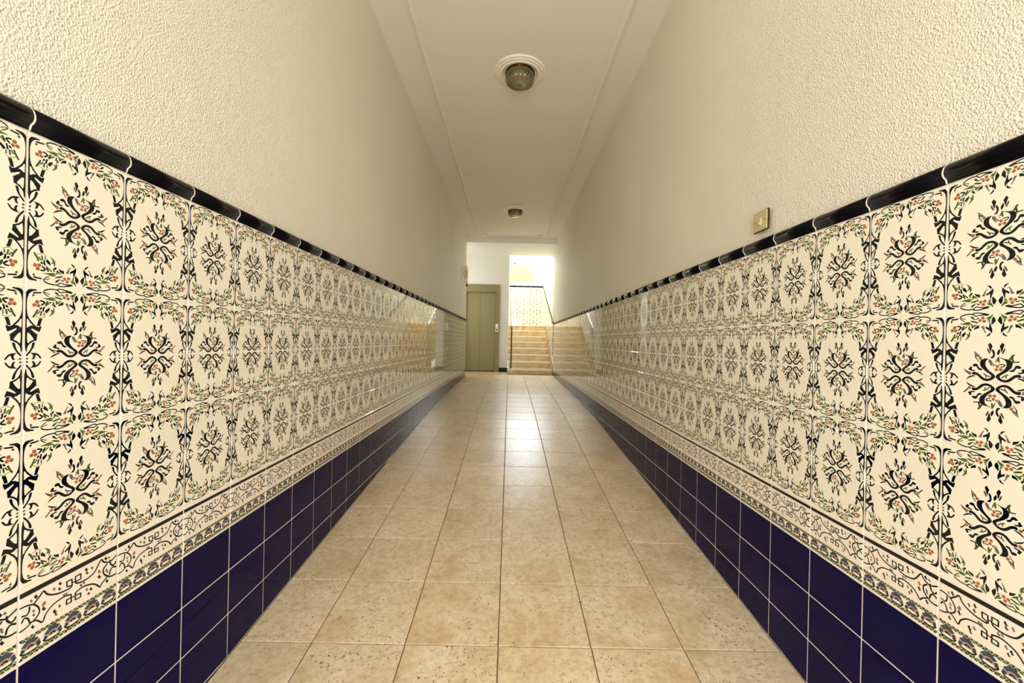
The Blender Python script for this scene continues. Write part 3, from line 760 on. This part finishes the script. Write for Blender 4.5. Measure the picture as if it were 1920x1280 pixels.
# ---- light switch on the right wall
sx_ = 0.996 - 0.004
t = empty('light_switch', (sx_, 1.615, ZC + 0.4965), 'square champagne light switch with dark edge on the right wall above the tiles', 'light switch', rotz=PI)
obj('switch_frame', B_(0, .006, -.0465, .0465, -.0405, .0405, bev=.0025), M_BRASSD, t)
obj('switch_plate', B_(.005, .010, -.042, .042, -.037, .037, bev=.002), M_SATIN, t)
bm = bmesh.new(); hexa(bm, [(.009, -.009, -.018), (.019, -.009, -.016), (.019, .009, -.016), (.009, .009, -.018), (.009, -.009, .017), (.0105, -.009, .017), (.0105, .009, .017), (.009, .009, .017)])
bmesh.ops.recalc_face_normals(bm, faces=bm.faces[:])
obj('switch_rocker', bm, M_SATIN, t)
for dy in (-.031, .031):
    bm = bmesh.new(); tube(bm, (.009, dy, 0), (.0112, dy, 0), .0022, 10); obj('screw', bm, M_BRASSD, t)

# ---- wall sconce at the end of the left wall
sx0 = -0.972 + .002
t = empty('wall_sconce', (-0.962, 7.93, ZC + 1.28), 'brass wall sconce with white glass tubes near the lift, on the left wall', 'wall lamp')
obj('back_plate', B_(-.002, .012, -.05, .05, -.12, .12, bev=.004), M_WHITEP, t)
obj('arm', B_(.01, .05, -.012, .012, -.012, .012, bev=.003), M_BRASS, t)
obj('lamp_body', B_(.03, .10, -.035, .035, -.08, .08, bev=.004), M_SATIN, t)
for dx, dy in ((.045, -.02), (.085, -.02), (.085, .02), (.045, .02)):
    for z0_, z1_ in ((.08, .155), (-.155, -.08)):
        bm = bmesh.new(); tube(bm, (dx, dy, z0_), (dx, dy, z1_), .014, 14); obj('glass_tube', bm, M_ROD, t)
bm = bmesh.new(); tube(bm, (.085, 0, -.21), (.085, 0, -.07), .010, 14); bmesh.ops.create_uvsphere(bm, u_segments=14, v_segments=8, radius=.02, matrix=Matrix.Translation((.085, 0, -.22)))
obj('drop_finial', bm, M_DARK, t)

# ---- stair
st = empty('staircase', (0.45, 9.24, fz), 'honey marble staircase with thin iron railing rising at the corridor end', 'staircase')
def sb(name, x0, x1, y0, y1, z0, z1, mat, bev=0): return obj(name, B_(x0 - .45, x1 - .45, y0 - 9.24, y1 - 9.24, z0 - fz, z1 - fz, bev=bev), mat, st)
zst = [-0.635, -0.478, -0.322, -0.166, -0.012, 0.130, 0.285, 0.440]
X0, X1 = -0.062, 0.945
f0 = zf(9.24)
for k, z in enumerate(zst):
    y = 9.24 + .28 * k; zp = (zst[k - 1] + ZC) if k else f0
    yb = y + .28 if k < 7 else 11.24
    x0_ = X0 if k > 1 else X0 + .014
    sb('riser', x0_, X1, y + .012, y + .035, zp + .0005, z + ZC - .03, M_MARBLE)
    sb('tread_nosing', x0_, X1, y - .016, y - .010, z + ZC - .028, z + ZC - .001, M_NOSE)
    sb('tread', x0_, X1, y - .010, yb + .0, z + ZC - .03, z + ZC, M_MARBLE, bev=.006)
sb('landing_slab', X0, X1, 11.24, YW, zst[-1] + ZC - .03, zst[-1] + ZC, M_MARBLE)
sb('side_panel', X0 + .001, X0 + .012, 9.254, YK, f0, zst[0] + ZC - .031, M_MARBLE)
bm = bmesh.new()     # tiled-height marble skirting along the right wall, stepped
for k, z in enumerate(zst):
    y = 9.24 + .28 * k
    box(bm, X1 - .45 - .0, X1 - .45 + .012, y - 9.24, y - 9.24 + .30, z + ZC - fz - .12, z + ZC - fz + .11)
obj('stair_skirting', bm, M_MARBLE, st)

# ---- stair railing on the left edge
def rb(name, p, q, r, m_=M_RAIL):
    bm = bmesh.new(); o_ = Vector((0.45, 9.24, fz)); tube(bm, Vector(p) - o_, Vector(q) - o_, r, 12); return obj(name, bm, m_, st)
rb('newel_post', (.018, 9.38, zst[0] + ZC), (.018, 9.38, ZC + .33), .017)
rb('handrail', (.018, 9.36, ZC + .33), (.008, 11.35, ZC + 1.40), .02, M_STEEL)
for k in range(1, 8):
    y = 9.38 + .28 * k; rb('baluster', (.016, y, zst[k] + ZC), (.016, y, ZC + .33 + (y - 9.36) * .538), .007)

# ---- stairwell: back wall, tiles, sloping dado on the right, skylight
bm = bmesh.new(); box(bm, -2.2, 1.2, YW + .008, YW + .16, -0.1, 3.42); box(bm, -2.2, -0.06, YW + .008, YW + .16, 3.42, HT); box(bm, .96, 1.2, YW + .008, YW + .16, 3.42, HT)
box(bm, -0.06, .96, YW + .008, YW + .16, 4.70, HT)
wb_ = struct(obj('wall_stairwell_back', bm, [M_SMOOTH]))
struct(obj('wall_landing_left', B_(-2.2, -2.05, 11.2, YW, -0.1, HT), M_SMOOTH))
struct(obj('wall_stairwell_front', B_(-2.05, -0.216, 11.05, 11.2, 1.2, HT), M_SMOOTH))
struct(obj('ceiling_landing', B_(-2.2, -0.1, 11.2, YW + .16, HT - .15, HT), M_SMOOTH))
obj('landing_floor', B_(-2.05, X0, 11.2, YW, ZC + .3, ZC + .44), M_MARBLE)['kind'] = 'structure'
zt = ZC + 1.635
for i in range(-3, 5):
    xc = 0.075 + .2 * i
    wv = TW
    for r in range(8):
        o = link('patterned_tile', ME_A if r % 2 == 0 else ME_Bt, wb_, (xc, YW + .008, zt - TH * (r + .5)), -PI / 2, .0008)
    o = link('trim_tile', ME_TR, wb_, (xc, YW + .008, zt + .001), -PI / 2, .0003)
# sloping dado: sheared tiles following the stair
def slope_tile(y0, zc0, m, mat, trim=False, flip=False):
    bm = bmesh.new(); uvl = bm.loops.layers.uv.new('UVMap'); g = .0011; h = TH - .0012 if not trim else .05; thk = .008 if not trim else .018
    yc = y0 + TW / 2; V = []
    for x in (0, -thk):
        V.append([bm.verts.new((x, yy, zz + yy * m)) for yy, zz in ((-TW / 2 + g, -h / 2), (TW / 2 - g, -h / 2), (TW / 2 - g, h / 2), (-TW / 2 + g, h / 2))])
    A, B2 = V
    for i in range(4): bm.faces.new((A[i], A[(i + 1) % 4], B2[(i + 1) % 4], B2[i]))
    bm.faces.new(B2); bm.faces.new(A[::-1])
    bmesh.ops.recalc_face_normals(bm, faces=bm.faces[:])
    for f in bm.faces:
        for l in f.loops:
            u = .5 - l.vert.co.y / TW; v = .5 + (l.vert.co.z - l.vert.co.y * m) / h
            if flip: u, v = 1 - u, 1 - v
            l[uvl].uv = (u, v)
    return obj('patterned_tile' if not trim else 'trim_tile', bm, mat, wr, (.9605, yc, zc0))
ms = 0.397
for k in range(15):
    y0 = 9.2 + TW * k
    if y0 + TW > YW - .01: break
    zt_ = ZC + .445 + ms * (y0 + TW / 2 - 9.2)
    slope_tile(y0, zt_ - .025, ms, M_BLACK, True)
    for r in range(5):
        slope_tile(y0, zt_ - .05 - TH * (r + .5), ms, M_TILE, False, r % 2 == 1)
# yellow panel and the small hook above it
t = empty('wall_panel', (.283, YW + .008, ZC + 1.806), 'yellow mottled rectangular panel above the stairwell tiles', 'wall panel')
obj('panel_sheet', B_(-.373, .373, -.02, 0, 0, .473, bev=.003), M_YELLOW, t)
bm = bmesh.new()
box(bm, -.379, .379, -.014, 0, -.006, 0); box(bm, -.379, .379, -.014, 0, .473, .479); box(bm, -.379, -.373, -.014, 0, 0, .473); box(bm, .373, .379, -.014, 0, 0, .473)
obj('panel_edge', bm, M_WHITEP, t)
bm = bmesh.new(); tube(bm, (0, 0, 0), (0, -.05, 0), .012, 12); bmesh.ops.create_uvsphere(bm, u_segments=14, v_segments=8, radius=.026, matrix=Matrix.Translation((0, -.055, 0)))
h_ = obj('wall_hook', bm, M_DARK, None, (.072, YW + .008, ZC + 2.335)); tag(h_, 'small dark knob on the bright wall above the yellow panel', 'hook')
# skylight opening over the stairs
bm = bmesh.new()
box(bm, -0.1, 1.2, YK, YK + .32, HT - .15, HT); box(bm, -0.1, 1.2, YW - .05, YW + .16, HT - .15, HT)
struct(obj('ceiling_stairwell', bm, M_SMOOTH))
bm = bmesh.new()
for yy in (YK + .32, 11.2, YW - .09): box(bm, -0.066, 0.96, yy, yy + .04, HT - .1, HT - .04)
for xx in (-0.066, 0.92): box(bm, xx, xx + .04, YK + .36, YW - .09, HT - .1, HT - .04)
struct(obj('window_1', bm, M_STEEL))

bm = bmesh.new()
for zz in (3.42, 4.65): box(bm, -0.06, .96, YW + .04, YW + .09, zz, zz + .05)
for xx in (-0.06, .425, .91): box(bm, xx, xx + .05, YW + .04, YW + .09, 3.47, 4.65)
struct(obj('window_2', bm, M_WHITEP))

# ---- street front behind the camera
bm = bmesh.new()
box(bm, -1.2, -0.66, YB - .16, YB, -0.8, ZCEIL + .1); box(bm, 0.70, 1.25, YB - .16, YB, -0.8, ZCEIL + .1); box(bm, -0.66, 0.70, YB - .16, YB, 2.25, ZCEIL + .1)
struct(obj('wall_street', bm, M_PLASTER))
